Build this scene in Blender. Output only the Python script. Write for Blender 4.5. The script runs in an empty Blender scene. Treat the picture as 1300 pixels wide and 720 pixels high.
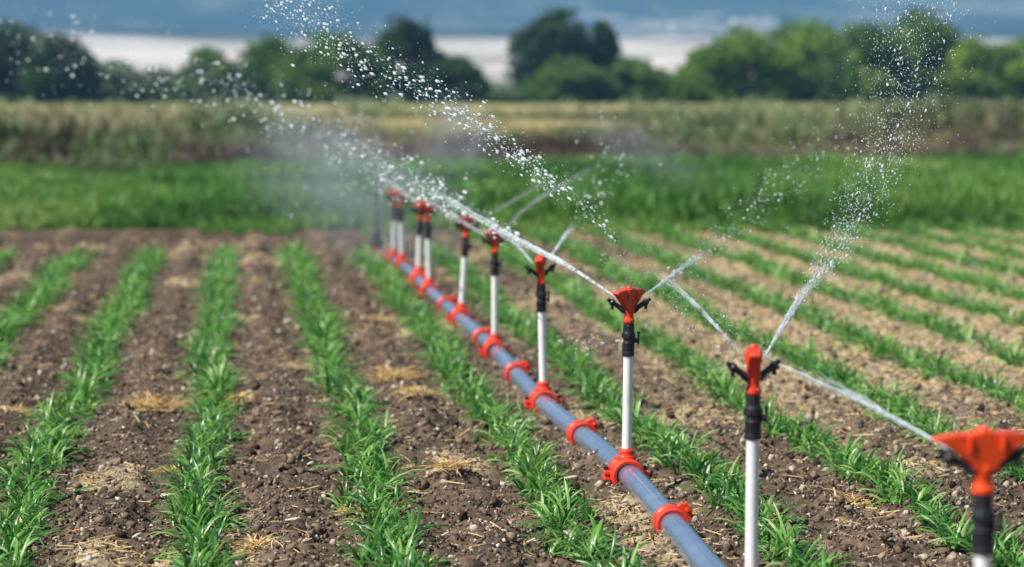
import bpy, math, random
import numpy as np
from mathutils import Vector, Matrix

random.seed(7)
rng = np.random.default_rng(7)
C = bpy.context.scene
COL = C.collection
PI = math.pi

# ------------------------------------------------------------------ camera
F, H = 3200.0, 1.5                       # focal length in photo pixels (1300 wide), eye height in metres
TH = math.atan(250 / F)
PS = math.atan(350 * math.cos(TH) / F)
FW = np.array([math.cos(TH) * math.sin(PS), math.cos(TH) * math.cos(PS), -math.sin(TH)])
RT = np.array([math.cos(PS), -math.sin(PS), 0.0])
UP = np.cross(RT, FW)
EYE = np.array([0, 0, H])


def ray(u, v):
    return FW + RT * (u - 650) / F + UP * (360 - v) / F


def at(u, v, z=0.0):
    d = ray(u, v)
    return Vector(EYE + d * (z - H) / d[2])


def atY(u, v, y):
    d = ray(u, v)
    return Vector(EYE + d * y / d[1])


def project(p):
    d = np.asarray(p) - EYE
    w = d @ FW
    return 650 + F * (d @ RT) / w, 360 - F * (d @ UP) / w, w


cam = bpy.data.cameras.new('camera')
co = bpy.data.objects.new('camera', cam)
COL.objects.link(co)
co.location = (0, 0, H)
co.rotation_euler = (PI / 2 - TH, 0, -PS)
cam.sensor_width = 36
cam.lens = 36 * F / 1300
cam.clip_end = 20000
cam.clip_start = 0.1
cam.dof.use_dof = True
cam.dof.focus_distance = 8.7
cam.dof.aperture_fstop = cam.lens / 40.0
C.camera = co

# ------------------------------------------------------------------ world and sun
SUN_EL, SUN_AZ = math.radians(48), math.radians(-112)      # azimuth from +Y towards +X: the sun is up on the left
w = bpy.data.worlds.new('World')
C.world = w
w.use_nodes = True
nt = w.node_tree
nt.nodes.clear()
sky = nt.nodes.new('ShaderNodeTexSky')
sky.sky_type = 'NISHITA'
sky.sun_disc = False
sky.sun_elevation = SUN_EL
sky.sun_rotation = SUN_AZ
bg = nt.nodes.new('ShaderNodeBackground')
bg.inputs['Strength'].default_value = 0.05
wo = nt.nodes.new('ShaderNodeOutputWorld')
nt.links.new(sky.outputs[0], bg.inputs[0])
nt.links.new(bg.outputs[0], wo.inputs[0])
sl = bpy.data.lights.new('sun', 'SUN')
sl.energy = 5.0
sl.angle = math.radians(0.5)
sl.color = (1.0, 0.95, 0.87)
so = bpy.data.objects.new('sun', sl)
COL.objects.link(so)
sd = Vector((math.sin(SUN_AZ) * math.cos(SUN_EL), math.cos(SUN_AZ) * math.cos(SUN_EL), math.sin(SUN_EL)))
so.rotation_euler = sd.to_track_quat('Z', 'Y').to_euler()
so.location = (-5, -5, 20)
C.view_settings.view_transform = 'Standard'
C.view_settings.look = 'None'
C.view_settings.gamma = 1
C.view_settings.use_curve_mapping = False
C.view_settings.exposure = 0.68


# ------------------------------------------------------------------ materials
def new_mat(name):
    m = bpy.data.materials.new(name)
    m.use_nodes = True
    n = m.node_tree.nodes
    return m, n, m.node_tree.links, n['Principled BSDF']


def noise(n, l, scale, detail=4, coord='Object', rough=0.55, stretch=None):
    tc = n.new('ShaderNodeTexCoord')
    t = n.new('ShaderNodeTexNoise')
    t.inputs['Scale'].default_value = scale
    t.inputs['Detail'].default_value = detail
    t.inputs['Roughness'].default_value = rough
    src = tc.outputs[coord]
    if stretch:
        mp = n.new('ShaderNodeMapping')
        mp.inputs['Scale'].default_value = stretch
        l.new(src, mp.inputs[0])
        src = mp.outputs[0]
    l.new(src, t.inputs['Vector'])
    return t.outputs['Fac']


def ramp(n, l, fac, stops):
    r = n.new('ShaderNodeValToRGB')
    e = r.color_ramp.elements
    while len(e) < len(stops):
        e.new(0.5)
    for i, (p, c) in enumerate(stops):
        e[i].position = p
        e[i].color = (*c, 1)
    l.new(fac, r.inputs[0])
    return r.outputs[0]


def mix(n, l, fac, a, b, mode='MIX'):
    m = n.new('ShaderNodeMix')
    m.data_type = 'RGBA'
    m.blend_type = mode
    for s, v in ((0, fac), (6, a), (7, b)):
        if hasattr(v, 'is_linked'):
            l.new(v, m.inputs[s])
        elif s == 0:
            m.inputs[0].default_value = v
        else:
            m.inputs[s].default_value = (*v, 1)
    return m.outputs[2]


def bump(n, l, b, h, strength, dist=0.01):
    bp = n.new('ShaderNodeBump')
    bp.inputs['Strength'].default_value = strength
    bp.inputs['Distance'].default_value = dist
    l.new(h, bp.inputs['Height'])
    l.new(bp.outputs[0], b.inputs['Normal'])


def plastic(name, c, c2, rough, scale=40, spec=0.5, dirt=(0.16, 0.12, 0.09), dirt_amt=0.25):
    m, n, l, b = new_mat(name)
    col = ramp(n, l, noise(n, l, scale), [(0.3, c), (0.75, c2)])
    d = n.new('ShaderNodeMapRange')
    d.inputs[1].default_value, d.inputs[2].default_value = 0.5, 0.75
    d.inputs[4].default_value = dirt_amt
    l.new(noise(n, l, scale * 0.35, 6, rough=0.7), d.inputs[0])
    col = mix(n, l, d.outputs[0], col, dirt)
    l.new(col, b.inputs['Base Color'])
    rr = n.new('ShaderNodeMapRange')
    rr.inputs[3].default_value, rr.inputs[4].default_value = rough - 0.08, rough + 0.14
    l.new(noise(n, l, scale * 2, 5), rr.inputs[0])
    l.new(rr.outputs[0], b.inputs['Roughness'])
    b.inputs['Specular IOR Level'].default_value = spec
    return m


def attr(n, name):
    a = n.new('ShaderNodeAttribute')
    a.attribute_name = name
    return a.outputs['Fac'], a.outputs['Color']


def leafy(name, stops, rough=0.45, trans=0.35, tint=1.25):
    """a leaf: colour from the per-leaf attribute, light passing through"""
    m, n, l, b = new_mat(name)
    f, _ = attr(n, 'tint')
    col = ramp(n, l, f, stops)
    l.new(col, b.inputs['Base Color'])
    b.inputs['Roughness'].default_value = rough
    b.inputs['Specular IOR Level'].default_value = 0.35
    tr = n.new('ShaderNodeBsdfTranslucent')
    l.new(mix(n, l, 1.0, col, (tint, tint * 1.1, tint * 0.7), 'MULTIPLY'), tr.inputs[0])
    ms = n.new('ShaderNodeMixShader')
    ms.inputs[0].default_value = trans
    l.new(b.outputs[0], ms.inputs[1])
    l.new(tr.outputs[0], ms.inputs[2])
    l.new(ms.outputs[0], n['Material Output'].inputs[0])
    return m


M = {}
M['red'] = plastic('red_plastic', (0.72, 0.035, 0.012), (0.82, 0.06, 0.015), 0.34, 60, dirt=(0.30, 0.16, 0.10), dirt_amt=0.4)
M['red_wet'] = plastic('orange_red_plastic', (0.80, 0.05, 0.008), (0.9, 0.10, 0.015), 0.28, 60, dirt_amt=0.06)
M['black'] = plastic('black_plastic', (0.010, 0.010, 0.014), (0.022, 0.022, 0.03), 0.4, 60, dirt_amt=0.1)
M['white'] = plastic('white_tube', (0.78, 0.79, 0.80), (0.85, 0.85, 0.85), 0.35, 22, dirt=(0.42, 0.36, 0.29), dirt_amt=0.45)
M['pipe'] = plastic('blue_grey_pipe', (0.10, 0.145, 0.25), (0.16, 0.21, 0.32), 0.24, 9, dirt=(0.20, 0.16, 0.12), dirt_amt=0.40)
M['pipe'].node_tree.nodes['Principled BSDF'].inputs['Coat Weight'].default_value = 0.7
M['pipe'].node_tree.nodes['Principled BSDF'].inputs['Coat Roughness'].default_value = 0.12

# soil: brown loam that turns paler and strawier to the right of the pipe
m, n, l, b = new_mat('soil')
c1 = ramp(n, l, noise(n, l, 26, 8, rough=0.7), [(0.30, (0.034, 0.024, 0.020)), (0.52, (0.105, 0.074, 0.056)), (0.72, (0.26, 0.20, 0.155))])
c2 = ramp(n, l, noise(n, l, 3.2, 5), [(0.36, (0.58, 0.55, 0.58)), (0.62, (1.12, 1.06, 0.98))])
c3 = mix(n, l, 1.0, c1, c2, 'MULTIPLY')
f, _ = attr(n, 'pale')
mm = n.new('ShaderNodeMath')
mm.operation = 'MULTIPLY'
l.new(f, mm.inputs[0])
st = n.new('ShaderNodeMapRange')
st.inputs[1].default_value, st.inputs[2].default_value = 0.40, 0.60
l.new(noise(n, l, 24, 8, rough=0.75), st.inputs[0])
l.new(st.outputs[0], mm.inputs[1])
c4 = mix(n, l, mm.outputs[0], c3, (0.60, 0.49, 0.31))
l.new(c4, b.inputs['Base Color'])
b.inputs['Roughness'].default_value = 0.95
b.inputs['Specular IOR Level'].default_value = 0.15
bump(n, l, b, noise(n, l, 60, 8, rough=0.7), 0.8, 0.012)
M['soil'] = m

m, n, l, b = new_mat('clod')
f, _ = attr(n, 'tint')
col = ramp(n, l, f, [(0.0, (0.025, 0.018, 0.015)), (0.45, (0.112, 0.077, 0.056)), (0.80, (0.29, 0.22, 0.16)), (0.90, (0.45, 0.38, 0.29)), (0.97, (0.70, 0.65, 0.57))])
nz = ramp(n, l, noise(n, l, 90, 5), [(0.3, (0.6, 0.6, 0.6)), (0.7, (1.3, 1.3, 1.3))])
l.new(mix(n, l, 1.0, col, nz, 'MULTIPLY'), b.inputs['Base Color'])
b.inputs['Roughness'].default_value = 0.92
b.inputs['Specular IOR Level'].default_value = 0.2
bump(n, l, b, noise(n, l, 150, 6), 0.7, 0.004)
M['clod'] = m

M['leaf'] = leafy('crop_leaf', [(0.0, (0.022, 0.090, 0.018)), (0.4, (0.062, 0.22, 0.040)), (0.75, (0.17, 0.37, 0.06)), (1.0, (0.34, 0.52, 0.17))], 0.30, 0.33)
M['leaf'].node_tree.nodes['Principled BSDF'].inputs['Specular IOR Level'].default_value = 0.55
M['straw'] = leafy('straw', [(0.0, (0.36, 0.20, 0.07)), (0.5, (0.62, 0.42, 0.17)), (1.0, (0.80, 0.64, 0.36))], 0.6, 0.12, 1.0)
M['husk'] = leafy('pale_husk', [(0.0, (0.55, 0.46, 0.33)), (1.0, (0.78, 0.72, 0.60))], 0.6, 0.1, 1.0)
M['tallgrass'] = leafy('tall_green_crop', [(0.0, (0.030, 0.095, 0.022)), (0.45, (0.090, 0.23, 0.038)), (0.8, (0.165, 0.32, 0.055)), (1.0, (0.30, 0.36, 0.13))], 0.5, 0.35)
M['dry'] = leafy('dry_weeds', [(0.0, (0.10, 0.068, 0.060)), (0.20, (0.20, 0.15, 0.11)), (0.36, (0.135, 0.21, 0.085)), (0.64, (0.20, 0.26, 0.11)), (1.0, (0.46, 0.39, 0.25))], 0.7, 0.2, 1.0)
TREE_M = {}
for nm, st in {
    'dark': [(0.0, (0.010, 0.030, 0.018)), (0.6, (0.035, 0.085, 0.030)), (1.0, (0.10, 0.17, 0.04))],
    'mid': [(0.0, (0.022, 0.064, 0.018)), (0.6, (0.12, 0.22, 0.05)), (1.0, (0.28, 0.38, 0.085))],
    'light': [(0.0, (0.034, 0.090, 0.020)), (0.6, (0.19, 0.31, 0.05)), (1.0, (0.38, 0.46, 0.08))],
    'grey': [(0.0, (0.075, 0.12, 0.075)), (0.6, (0.16, 0.23, 0.13)), (1.0, (0.25, 0.31, 0.16))],
}.items():
    TREE_M[nm] = leafy('foliage_' + nm, st, 0.55, 0.38)
m, n, l, b = new_mat('bark')
l.new(ramp(n, l, noise(n, l, 6, 6, stretch=(4, 4, 0.7)), [(0.3, (0.05, 0.038, 0.028)), (0.7, (0.14, 0.11, 0.085))]), b.inputs['Base Color'])
b.inputs['Roughness'].default_value = 0.9
M['bark'] = m

m, n, l, b = new_mat('land')
_, lc = attr(n, 'land')
nz = ramp(n, l, noise(n, l, 0.35, 8, rough=0.7), [(0.3, (0.7, 0.7, 0.7)), (0.7, (1.25, 1.25, 1.25))])
n2 = ramp(n, l, noise(n, l, 0.012, 6, rough=0.65), [(0.35, (0.8, 0.8, 0.8)), (0.65, (1.15, 1.15, 1.15))])
l.new(mix(n, l, 1.0, mix(n, l, 1.0, lc, nz, 'MULTIPLY'), n2, 'MULTIPLY'), b.inputs['Base Color'])
b.inputs['Roughness'].default_value = 1.0
b.inputs['Specular IOR Level'].default_value = 0.0
M['land'] = m


def water_mat(name, alpha_lo, alpha_hi, scale):
    """white scattering with clear gaps: aerated streams, and drops whitened for their sun glints"""
    m, n, l, b = new_mat(name)
    b.inputs['Base Color'].default_value = (0.9, 0.95, 0.97, 1)
    b.inputs['Roughness'].default_value = 0.12
    b.inputs['IOR'].default_value = 1.33
    tl = n.new('ShaderNodeBsdfTranslucent')
    tl.inputs[0].default_value = (0.88, 0.95, 0.97, 1)
    ms = n.new('ShaderNodeMixShader')
    ms.inputs[0].default_value = 0.5
    l.new(b.outputs[0], ms.inputs[1])
    l.new(tl.outputs[0], ms.inputs[2])
    tp = n.new('ShaderNodeBsdfTransparent')
    fin = n.new('ShaderNodeMixShader')
    mr = n.new('ShaderNodeMapRange')
    mr.inputs[1].default_value, mr.inputs[2].default_value = 0.35, 0.65
    mr.inputs[3].default_value, mr.inputs[4].default_value = alpha_lo, alpha_hi
    l.new(noise(n, l, scale, 5, rough=0.7), mr.inputs[0])
    if 'stream' in name:
        fd, _ = attr(n, 'fade')
        mu = n.new('ShaderNodeMath')
        mu.operation = 'MULTIPLY'
        l.new(mr.outputs[0], mu.inputs[0])
        l.new(fd, mu.inputs[1])
        l.new(mu.outputs[0], fin.inputs[0])
    else:
        l.new(mr.outputs[0], fin.inputs[0])
    l.new(tp.outputs[0], fin.inputs[1])
    l.new(ms.outputs[0], fin.inputs[2])
    l.new(fin.outputs[0], n['Material Output'].inputs[0])
    return m


M['stream'] = water_mat('water_stream', 0.10, 0.72, 34)
M['drop'] = water_mat('water_drop', 0.85, 1.0, 30)  # white body colour paints in the sun glints on clear drops


# ------------------------------------------------------------------ mesh helpers
class MB:
    """collects faces, builds one mesh object"""

    def __init__(self):
        self.v, self.f = [], []

    def add(self, vs, fs):
        o = len(self.v)
        self.v += [tuple(p) for p in vs]
        self.f += [tuple(i + o for i in q) for q in fs]

    def loft(self, rings, cap=True, closed=False):
        k = len(rings[0])
        vs = [p for r in rings for p in r]
        fs = []
        m_ = len(rings)
        for i in range(m_ if closed else m_ - 1):
            a, c = i * k, ((i + 1) % m_) * k
            fs += [(a + j, a + (j + 1) % k, c + (j + 1) % k, c + j) for j in range(k)]
        if cap and not closed:
            fs += [tuple(range(k))[::-1], tuple((m_ - 1) * k + j for j in range(k))]
        self.add(vs, fs)

    def lathe(self, prof, o=(0, 0, 0), axis=(0, 0, 1), k=24, closed=False):
        """prof: (radius, height) pairs about axis through o"""
        q = Vector(axis).to_track_quat('Z', 'Y')
        o = Vector(o)
        rings = [[o + q @ Vector((r * math.cos(2 * PI * j / k), r * math.sin(2 * PI * j / k), h)) for j in range(k)] for r, h in prof]
        self.loft(rings, closed=closed)

    def tube(self, pts, rad, k=12, cap=True):
        pts = [Vector(p) for p in pts]
        rad = rad if hasattr(rad, '__len__') else [rad] * len(pts)
        rings, nrm = [], None
        for i, p in enumerate(pts):
            t = (pts[min(i + 1, len(pts) - 1)] - pts[max(i - 1, 0)]).normalized()
            if nrm is None:
                nrm = t.orthogonal().normalized()
            nrm = (nrm - t * nrm.dot(t)).normalized()
            bn = t.cross(nrm)
            rings.append([p + rad[i] * (nrm * math.cos(2 * PI * j / k) + bn * math.sin(2 * PI * j / k)) for j in range(k)])
        self.loft(rings, cap)

    def box(self, c, s, q=None):
        c = Vector(c)
        vs = []
        for x in (-1, 1):
            for y in (-1, 1):
                for z in (-1, 1):
                    p = Vector((x * s[0] / 2, y * s[1] / 2, z * s[2] / 2))
                    vs.append(c + (q @ p if q else p))
        self.add(vs, [(0, 1, 3, 2), (4, 6, 7, 5), (0, 4, 5, 1), (2, 3, 7, 6), (0, 2, 6, 4), (1, 5, 7, 3)])

    def build(self, name, mat, parent=None, loc=(0, 0, 0), bevel=0, smooth=True):
        me = bpy.data.meshes.new(name)
        me.from_pydata(self.v, [], self.f)
        me.materials.append(mat)
        return link_mesh(name, me, parent, loc, bevel, smooth)


def link_mesh(name, me, parent=None, loc=(0, 0, 0), bevel=0, smooth=True):
    me.update()
    o = bpy.data.objects.new(name, me)
    COL.objects.link(o)
    o.location = loc
    if parent:
        o.parent = parent
    if smooth:
        me.polygons.foreach_set('use_smooth', [True] * len(me.polygons))
        if hasattr(me, 'set_sharp_from_angle'):
            me.set_sharp_from_angle(angle=math.radians(38))
    if bevel:
        bv = o.modifiers.new('bevel', 'BEVEL')
        bv.width = bevel
        bv.segments = 2
        bv.limit_method = 'ANGLE'
    return o


def np_mesh(name, V, Fc, mat, tint=None, color=None, smooth=True):
    """V (n,3), Fc (m,k) as one mesh, quickly"""
    V = np.ascontiguousarray(V, dtype=np.float32)
    Fc = np.ascontiguousarray(Fc, dtype=np.int32)
    me = bpy.data.meshes.new(name)
    me.vertices.add(len(V))
    me.vertices.foreach_set('co', V.ravel())
    m_, k = Fc.shape
    me.loops.add(m_ * k)
    me.loops.foreach_set('vertex_index', Fc.ravel())
    me.polygons.add(m_)
    me.polygons.foreach_set('loop_start', np.arange(m_, dtype=np.int32) * k)
    me.update(calc_edges=True)
    if smooth:
        me.polygons.foreach_set('use_smooth', np.ones(m_, dtype=bool))
    if tint is not None:
        a = me.attributes.new('tint' if color is None else 'pale', 'FLOAT', 'POINT')
        a.data.foreach_set('value', np.ascontiguousarray(tint, dtype=np.float32))
    if color is not None:
        a = me.attributes.new('land', 'FLOAT_COLOR', 'POINT')
        a.data.foreach_set('color', np.ascontiguousarray(color, dtype=np.float32).ravel())
    me.materials.append(mat)
    me.validate()
    return me


def put(name, me, parent=None, loc=(0, 0, 0)):
    o = bpy.data.objects.new(name, me)
    COL.objects.link(o)
    o.location = loc
    if parent:
        o.parent = parent
    return o


def empty(name, loc, label, cat, group=None):
    o = bpy.data.objects.new(name, None)
    COL.objects.link(o)
    o.location = loc
    o.empty_display_size = 0.1
    return tag(o, label, cat, group)


def tag(o, label=None, cat=None, group=None, kind=None):
    for k_, v_ in (('label', label), ('category', cat), ('group', group), ('kind', kind)):
        if v_:
            o[k_] = v_
    return o


def vnoise(x, y, seed=0):
    """smooth value noise on arrays"""
    r = np.random.default_rng(seed).random((256, 256))
    xi, yi = np.floor(x).astype(int), np.floor(y).astype(int)
    fx, fy = x - xi, y - yi
    fx, fy = fx * fx * (3 - 2 * fx), fy * fy * (3 - 2 * fy)
    g = lambda a, c: r[a % 256, c % 256]
    return (g(xi, yi) * (1 - fx) + g(xi + 1, yi) * fx) * (1 - fy) + (g(xi, yi + 1) * (1 - fx) + g(xi + 1, yi + 1) * fx) * fy


def fbm(x, y, oct_=4, seed=0):
    s, a, t = 0, 1.0, 0
    for i in range(oct_):
        s = s + a * vnoise(x * 2 ** i + 17 * i, y * 2 ** i + 31 * i, seed + i)
        t += a
        a *= 0.5
    return s / t - 0.5


def sstep(a, c, x):
    t = np.clip((x - a) / (c - a), 0, 1)
    return t * t * (3 - 2 * t)


# ------------------------------------------------------------------ land to the hills
def land_z(X, Y):
    z = np.interp(Y, [-1e5, 26, 43, 51, 55, 120, 200, 600, 1550, 1e6], [0, 0, 0, 0.58, 0.70, 0.62, 0.25, 4.3, 36, 36])
    z = np.where(Y < 24.5, -0.09, z)
    hump = sstep(42, 47, Y) * (1 - sstep(56, 74, Y))
    z = z + hump * 0.35 * fbm(X / 4, Y / 4, 4, 3)
    far = sstep(1500, 4300, Y)
    ridge = 215 + 190 * fbm(X / 900, Y / 900, 5, 9)
    z = z + far * ridge + sstep(1500, 2300, Y) * 70 * fbm(X / 300, Y / 300, 4, 5)
    return z


def land_col(X, Y):
    c = np.zeros(X.shape + (3,))
    c[:] = (0.10, 0.075, 0.055)
    pal = lambda rgb, k_: c.__iadd__((np.array(rgb) - c) * k_[..., None])
    n1 = fbm(X / 3, Y / 3, 4, 21)
    pal((0.05, 0.10, 0.03), sstep(26, 27.5, Y))                               # under the green crop
    pal((0.11, 0.08, 0.065), sstep(42, 43.5, Y))                               # foot of the bank, dark brown to stand for its shade
    pal((0.17, 0.16, 0.07), sstep(46, 51, Y + n1 * 6))                        # weeds on the bank
    pal((0.40, 0.32, 0.16), sstep(51, 57, Y + n1 * 4) * 0.9)                  # straw on top
    pal((0.16, 0.20, 0.08), sstep(95, 140, Y))
    pal((0.14, 0.17, 0.09), sstep(180, 240, Y))
    X2 = X / np.maximum(Y, 1)
    pal((0.74, 0.66, 0.58), sstep(380, 520, Y))                               # pale bare plain
    scrub = sstep(1180, 1330, Y + 520 * fbm(X / 120, Y / 400, 4, 41))
    pal((0.022, 0.042, 0.05), scrub)                                         # wooded foot of the hills
    pal((0.16, 0.17, 0.14), sstep(0.0, 0.12, fbm(X / 45, Y / 110, 4, 44)) * sstep(380, 520, Y) * (1 - 0.6 * sstep(700, 900, Y)) * 0.75)
    pal((0.10, 0.12, 0.10), sstep(-0.02, 0.10, fbm(X / 40, Y / 80, 4, 45)) * sstep(850, 1150, Y) * 0.6)
    right = sstep(0.125, 0.15, X2) * (1 - sstep(0.225, 0.245, X2))
    strip = lambda a, b_: sstep(a, a + 40, Y) * (1 - sstep(b_, b_ + 50, Y)) * right
    jit = 60 * fbm(X / 90, Y / 90, 3, 61)
    pal((0.44, 0.45, 0.46), np.clip(strip(1330, 1620) * (0.35 + 1.3 * fbm(X / 30, Y / 60, 3, 71) + 0.4), 0, 1))
    pal((0.58, 0.54, 0.52), sstep(2080, 2120, Y + jit) * (1 - sstep(2230, 2290, Y + jit)) * right * 0.8)
    patch = sstep(0.13, 0.2, fbm(X / 220 + 7, Y / 160, 3, 51)) * sstep(1500, 1700, Y) * (1 - sstep(2500, 2900, Y)) * (1 - right)
    pal((0.24, 0.23, 0.25), patch * 0.5)
    pal((0.035, 0.075, 0.075), sstep(2450, 3000, Y))
    pal((0.16, 0.20, 0.13), sstep(0.0, 0.10, fbm(X / 95, Y / 260, 5, 77)) * sstep(1700, 2000, Y) * 0.85)
    pal((0.014, 0.03, 0.032), sstep(0.0, 0.10, fbm(X / 70 + 40, Y / 200, 5, 79)) * sstep(1600, 1800, Y) * 0.85)
    return np.clip(c, 0.01, 0.9)


ys = np.unique(np.concatenate([np.arange(-40, 24, 8), np.arange(24, 72, 0.5), np.geomspace(72, 500, 50), np.linspace(500, 3000, 190), np.geomspace(3000, 7500, 60)]))
ts = np.linspace(-1, 1, 201)
xs_u = np.sinh(ts * 3.2) / math.sinh(3.2)
Yg, Tg = np.meshgrid(ys, xs_u, indexing='ij')
Xg = Tg * (60 + np.maximum(Yg, 0) * 0.95) + 0.11 * np.maximum(Yg, 0)
Zg = land_z(Xg, Yg)
ny, nx = Xg.shape
idx = np.arange(ny * nx).reshape(ny, nx)
quads = np.stack([idx[:-1, :-1], idx[:-1, 1:], idx[1:, 1:], idx[1:, :-1]], -1).reshape(-1, 4)
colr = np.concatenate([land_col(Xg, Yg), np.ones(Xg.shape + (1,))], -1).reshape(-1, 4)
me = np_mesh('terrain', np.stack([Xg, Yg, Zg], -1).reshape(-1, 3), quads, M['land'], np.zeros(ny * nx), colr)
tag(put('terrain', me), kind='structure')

# ------------------------------------------------------------------ the ploughed field
ROW0, ROWD = -0.135, 0.630
ROWS = [ROW0 + ROWD * i for i in range(-5, 17)]


def field_z(X, Y):
    ph = (X - ROW0) / ROWD
    d = np.abs(ph - np.round(ph))                        # 0 on a row, 0.5 between rows
    z = 0.018 * np.cos(2 * PI * ph * 2) * (d > 0.12) - 0.012 * (1 - sstep(0.1, 0.25, d))
    z = z + 0.095 * fbm(X / 0.10, Y / 0.10, 5, 101) + 0.03 * fbm(X / 0.7, Y / 0.7, 3, 111)
    z = z + 0.045 * np.abs(fbm(X / 0.055, Y / 0.055, 3, 121))
    return z - 0.004


def pale_at(X, Y):
    """share of old straw on the ground: almost none on the left, a lot on the right"""
    return np.clip(sstep(0.10, 0.24, X / Y + 0.13 * fbm(X / 1.2, Y / 1.2, 4, 131)) * sstep(9.5, 14.0, Y) * 1.0 + 0.12 + 0.75 * sstep(0.12, 0.26, fbm(X / 0.45, Y / 0.8, 3, 133)), 0, 1)


xs = np.arange(-5.0, 10.5, 0.022)
ysf = np.concatenate([np.arange(4.0, 12, 0.026), np.arange(12, 27.2, 0.05)])
Yf, Xf = np.meshgrid(ysf, xs, indexing='ij')
edge = np.minimum(np.minimum(Xf - xs[0], xs[-1] - Xf), np.minimum(Yf - ysf[0], ysf[-1] - Yf))
Zf = field_z(Xf, Yf) - 0.15 * (1 - sstep(0, 0.5, edge))
ny, nx = Xf.shape
idx = np.arange(ny * nx).reshape(ny, nx)
quads = np.stack([idx[:-1, :-1], idx[:-1, 1:], idx[1:, 1:], idx[1:, :-1]], -1).reshape(-1, 4)
V = np.stack([Xf, Yf, Zf], -1).reshape(-1, 3)
me = np_mesh('field_soil', V, quads, M['soil'])
a = me.attributes.new('pale', 'FLOAT', 'POINT')
a.data.foreach_set('value', pale_at(Xf, Yf).astype(np.float32).ravel())
tag(put('field_soil', me), kind='structure')


def in_view(X, Y, margin=0.4):
    """inside the camera's wedge plus a margin to each side"""
    return (X > -0.112 * Y - margin - 0.1) & (X < 0.33 * Y + margin)


# ------------------------------------------------------------------ scatter: many small pieces as one mesh
def scatter(proto, tints, P, S, R, tint):
    """proto: list of (V, F); one rotated, scaled copy per point; R (n,3,3)"""
    vs, fs, tn, off = [], [], [], 0
    pick = rng.integers(0, len(proto), len(P))
    for i, (pv, pf) in enumerate(proto):
        k = np.nonzero(pick == i)[0]
        if not len(k):
            continue
        v = np.einsum('nij,vj->nvi', R[k], pv) * S[k][:, None, None] + P[k][:, None, :]
        vs.append(v.reshape(-1, 3))
        fs.append((pf[None] + (np.arange(len(k)) * len(pv))[:, None, None] + off).reshape(-1, pf.shape[1]))
        t = tint[k][:, None] + (tints[i][None] if tints else np.zeros((1, len(pv))))
        tn.append(np.clip(t, 0, 1).ravel())
        off += len(k) * len(pv)
    return np.concatenate(vs), np.concatenate(fs), np.concatenate(tn)


def rand_rot(n_, full=True):
    if full:
        q = rng.normal(size=(n_, 4))
        q /= np.linalg.norm(q, axis=1, keepdims=True)
        w_, x, y, z = q.T
    else:
        t = rng.random(n_) * PI
        w_, x, y, z = np.cos(t), 0 * t, 0 * t, np.sin(t)
    return np.stack([np.stack([1 - 2 * (y * y + z * z), 2 * (x * y - w_ * z), 2 * (x * z + w_ * y)], -1),
                     np.stack([2 * (x * y + w_ * z), 1 - 2 * (x * x + z * z), 2 * (y * z - w_ * x)], -1),
                     np.stack([2 * (x * z - w_ * y), 2 * (y * z + w_ * x), 1 - 2 * (x * x + y * y)], -1)], 1)


def ico(sub=1):
    import bmesh
    bm = bmesh.new()
    bmesh.ops.create_icosphere(bm, subdivisions=sub, radius=1)
    bm.verts.index_update()
    v = np.array([p.co[:] for p in bm.verts])
    f_ = np.array([[p.index for p in q.verts] for q in bm.faces])
    bm.free()
    return v, f_


iv, if_ = ico(1)
iv2, if2 = ico(2)
clods = []
for i in range(14):
    base, ff = (iv2, if2) if i % 2 else (iv, if_)
    v = base * (1 + 0.34 * rng.normal(size=(len(base), 1)).clip(-1.6, 1.6) * (0.55 if i % 2 else 1.0)) * rng.uniform(0.65, 1.25, 3)
    clods.append((v, ff))


def field_points(n_, y0, y1, power=1.0):
    """points in the viewed wedge, denser towards the camera"""
    Y = y0 + (y1 - y0) * rng.random(n_) ** power
    X = rng.uniform(-0.112 * Y - 0.5, 0.33 * Y + 0.5)
    return X, Y


N = 150000
X, Y = field_points(N, 6.6, 24.5, 1.5)
S = (0.0030 + 0.0065 * rng.random(N) ** 2 + 0.015 * (rng.random(N) > 0.95) * rng.random(N)) * (1 + 0.03 * (Y - 7))
Z = field_z(X, Y) + S * 0.35
tint = np.clip(rng.normal(0.50, 0.25, N), 0, 0.88)
tint = np.clip(tint + 0.42 * pale_at(X, Y) * rng.random(N), 0, 0.9)
pb = rng.random(N) > 0.968
tint[pb] = rng.uniform(0.88, 1, pb.sum())
S[pb] = 0.0035 + 0.012 * rng.random(pb.sum()) ** 3
V, Fc, T = scatter(clods[0::2], None, np.stack([X, Y, Z], -1), S, rand_rot(N), tint)
tag(put('soil_clods', np_mesh('soil_clods', V, Fc, M['clod'], T, smooth=False)), 'loose brown clods and pale pebbles over the ploughed field', 'soil', kind='stuff')

# straw litter: thin bent stems lying on the soil
stems = []
for i in range(6):
    k = 4
    t = np.linspace(-1, 1, k)
    bend = rng.uniform(-0.25, 0.25)
    cx, cy = t, bend * (t * t - 0.4)
    wd = 0.055
    v = np.concatenate([np.stack([cx, cy - wd, 0 * t], -1), np.stack([cx, cy + wd * 0.4, 0 * t + wd], -1), np.stack([cx, cy + wd, 0 * t], -1)])
    f_ = np.array([[j, j + 1, k + j + 1, k + j] for j in range(k - 1)] + [[k + j, k + j + 1, 2 * k + j + 1, 2 * k + j] for j in range(k - 1)])
    stems.append((v, f_))


def tilt_rot(n_, tilt):
    R = rand_rot(n_, False)
    a_ = rng.normal(0, tilt, n_)
    c_, s_ = np.cos(a_), np.sin(a_)
    T_ = np.zeros((n_, 3, 3))
    T_[:, 0, 0], T_[:, 0, 2], T_[:, 1, 1], T_[:, 2, 0], T_[:, 2, 2] = c_, s_, 1, -s_, c_
    return R @ T_


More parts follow.
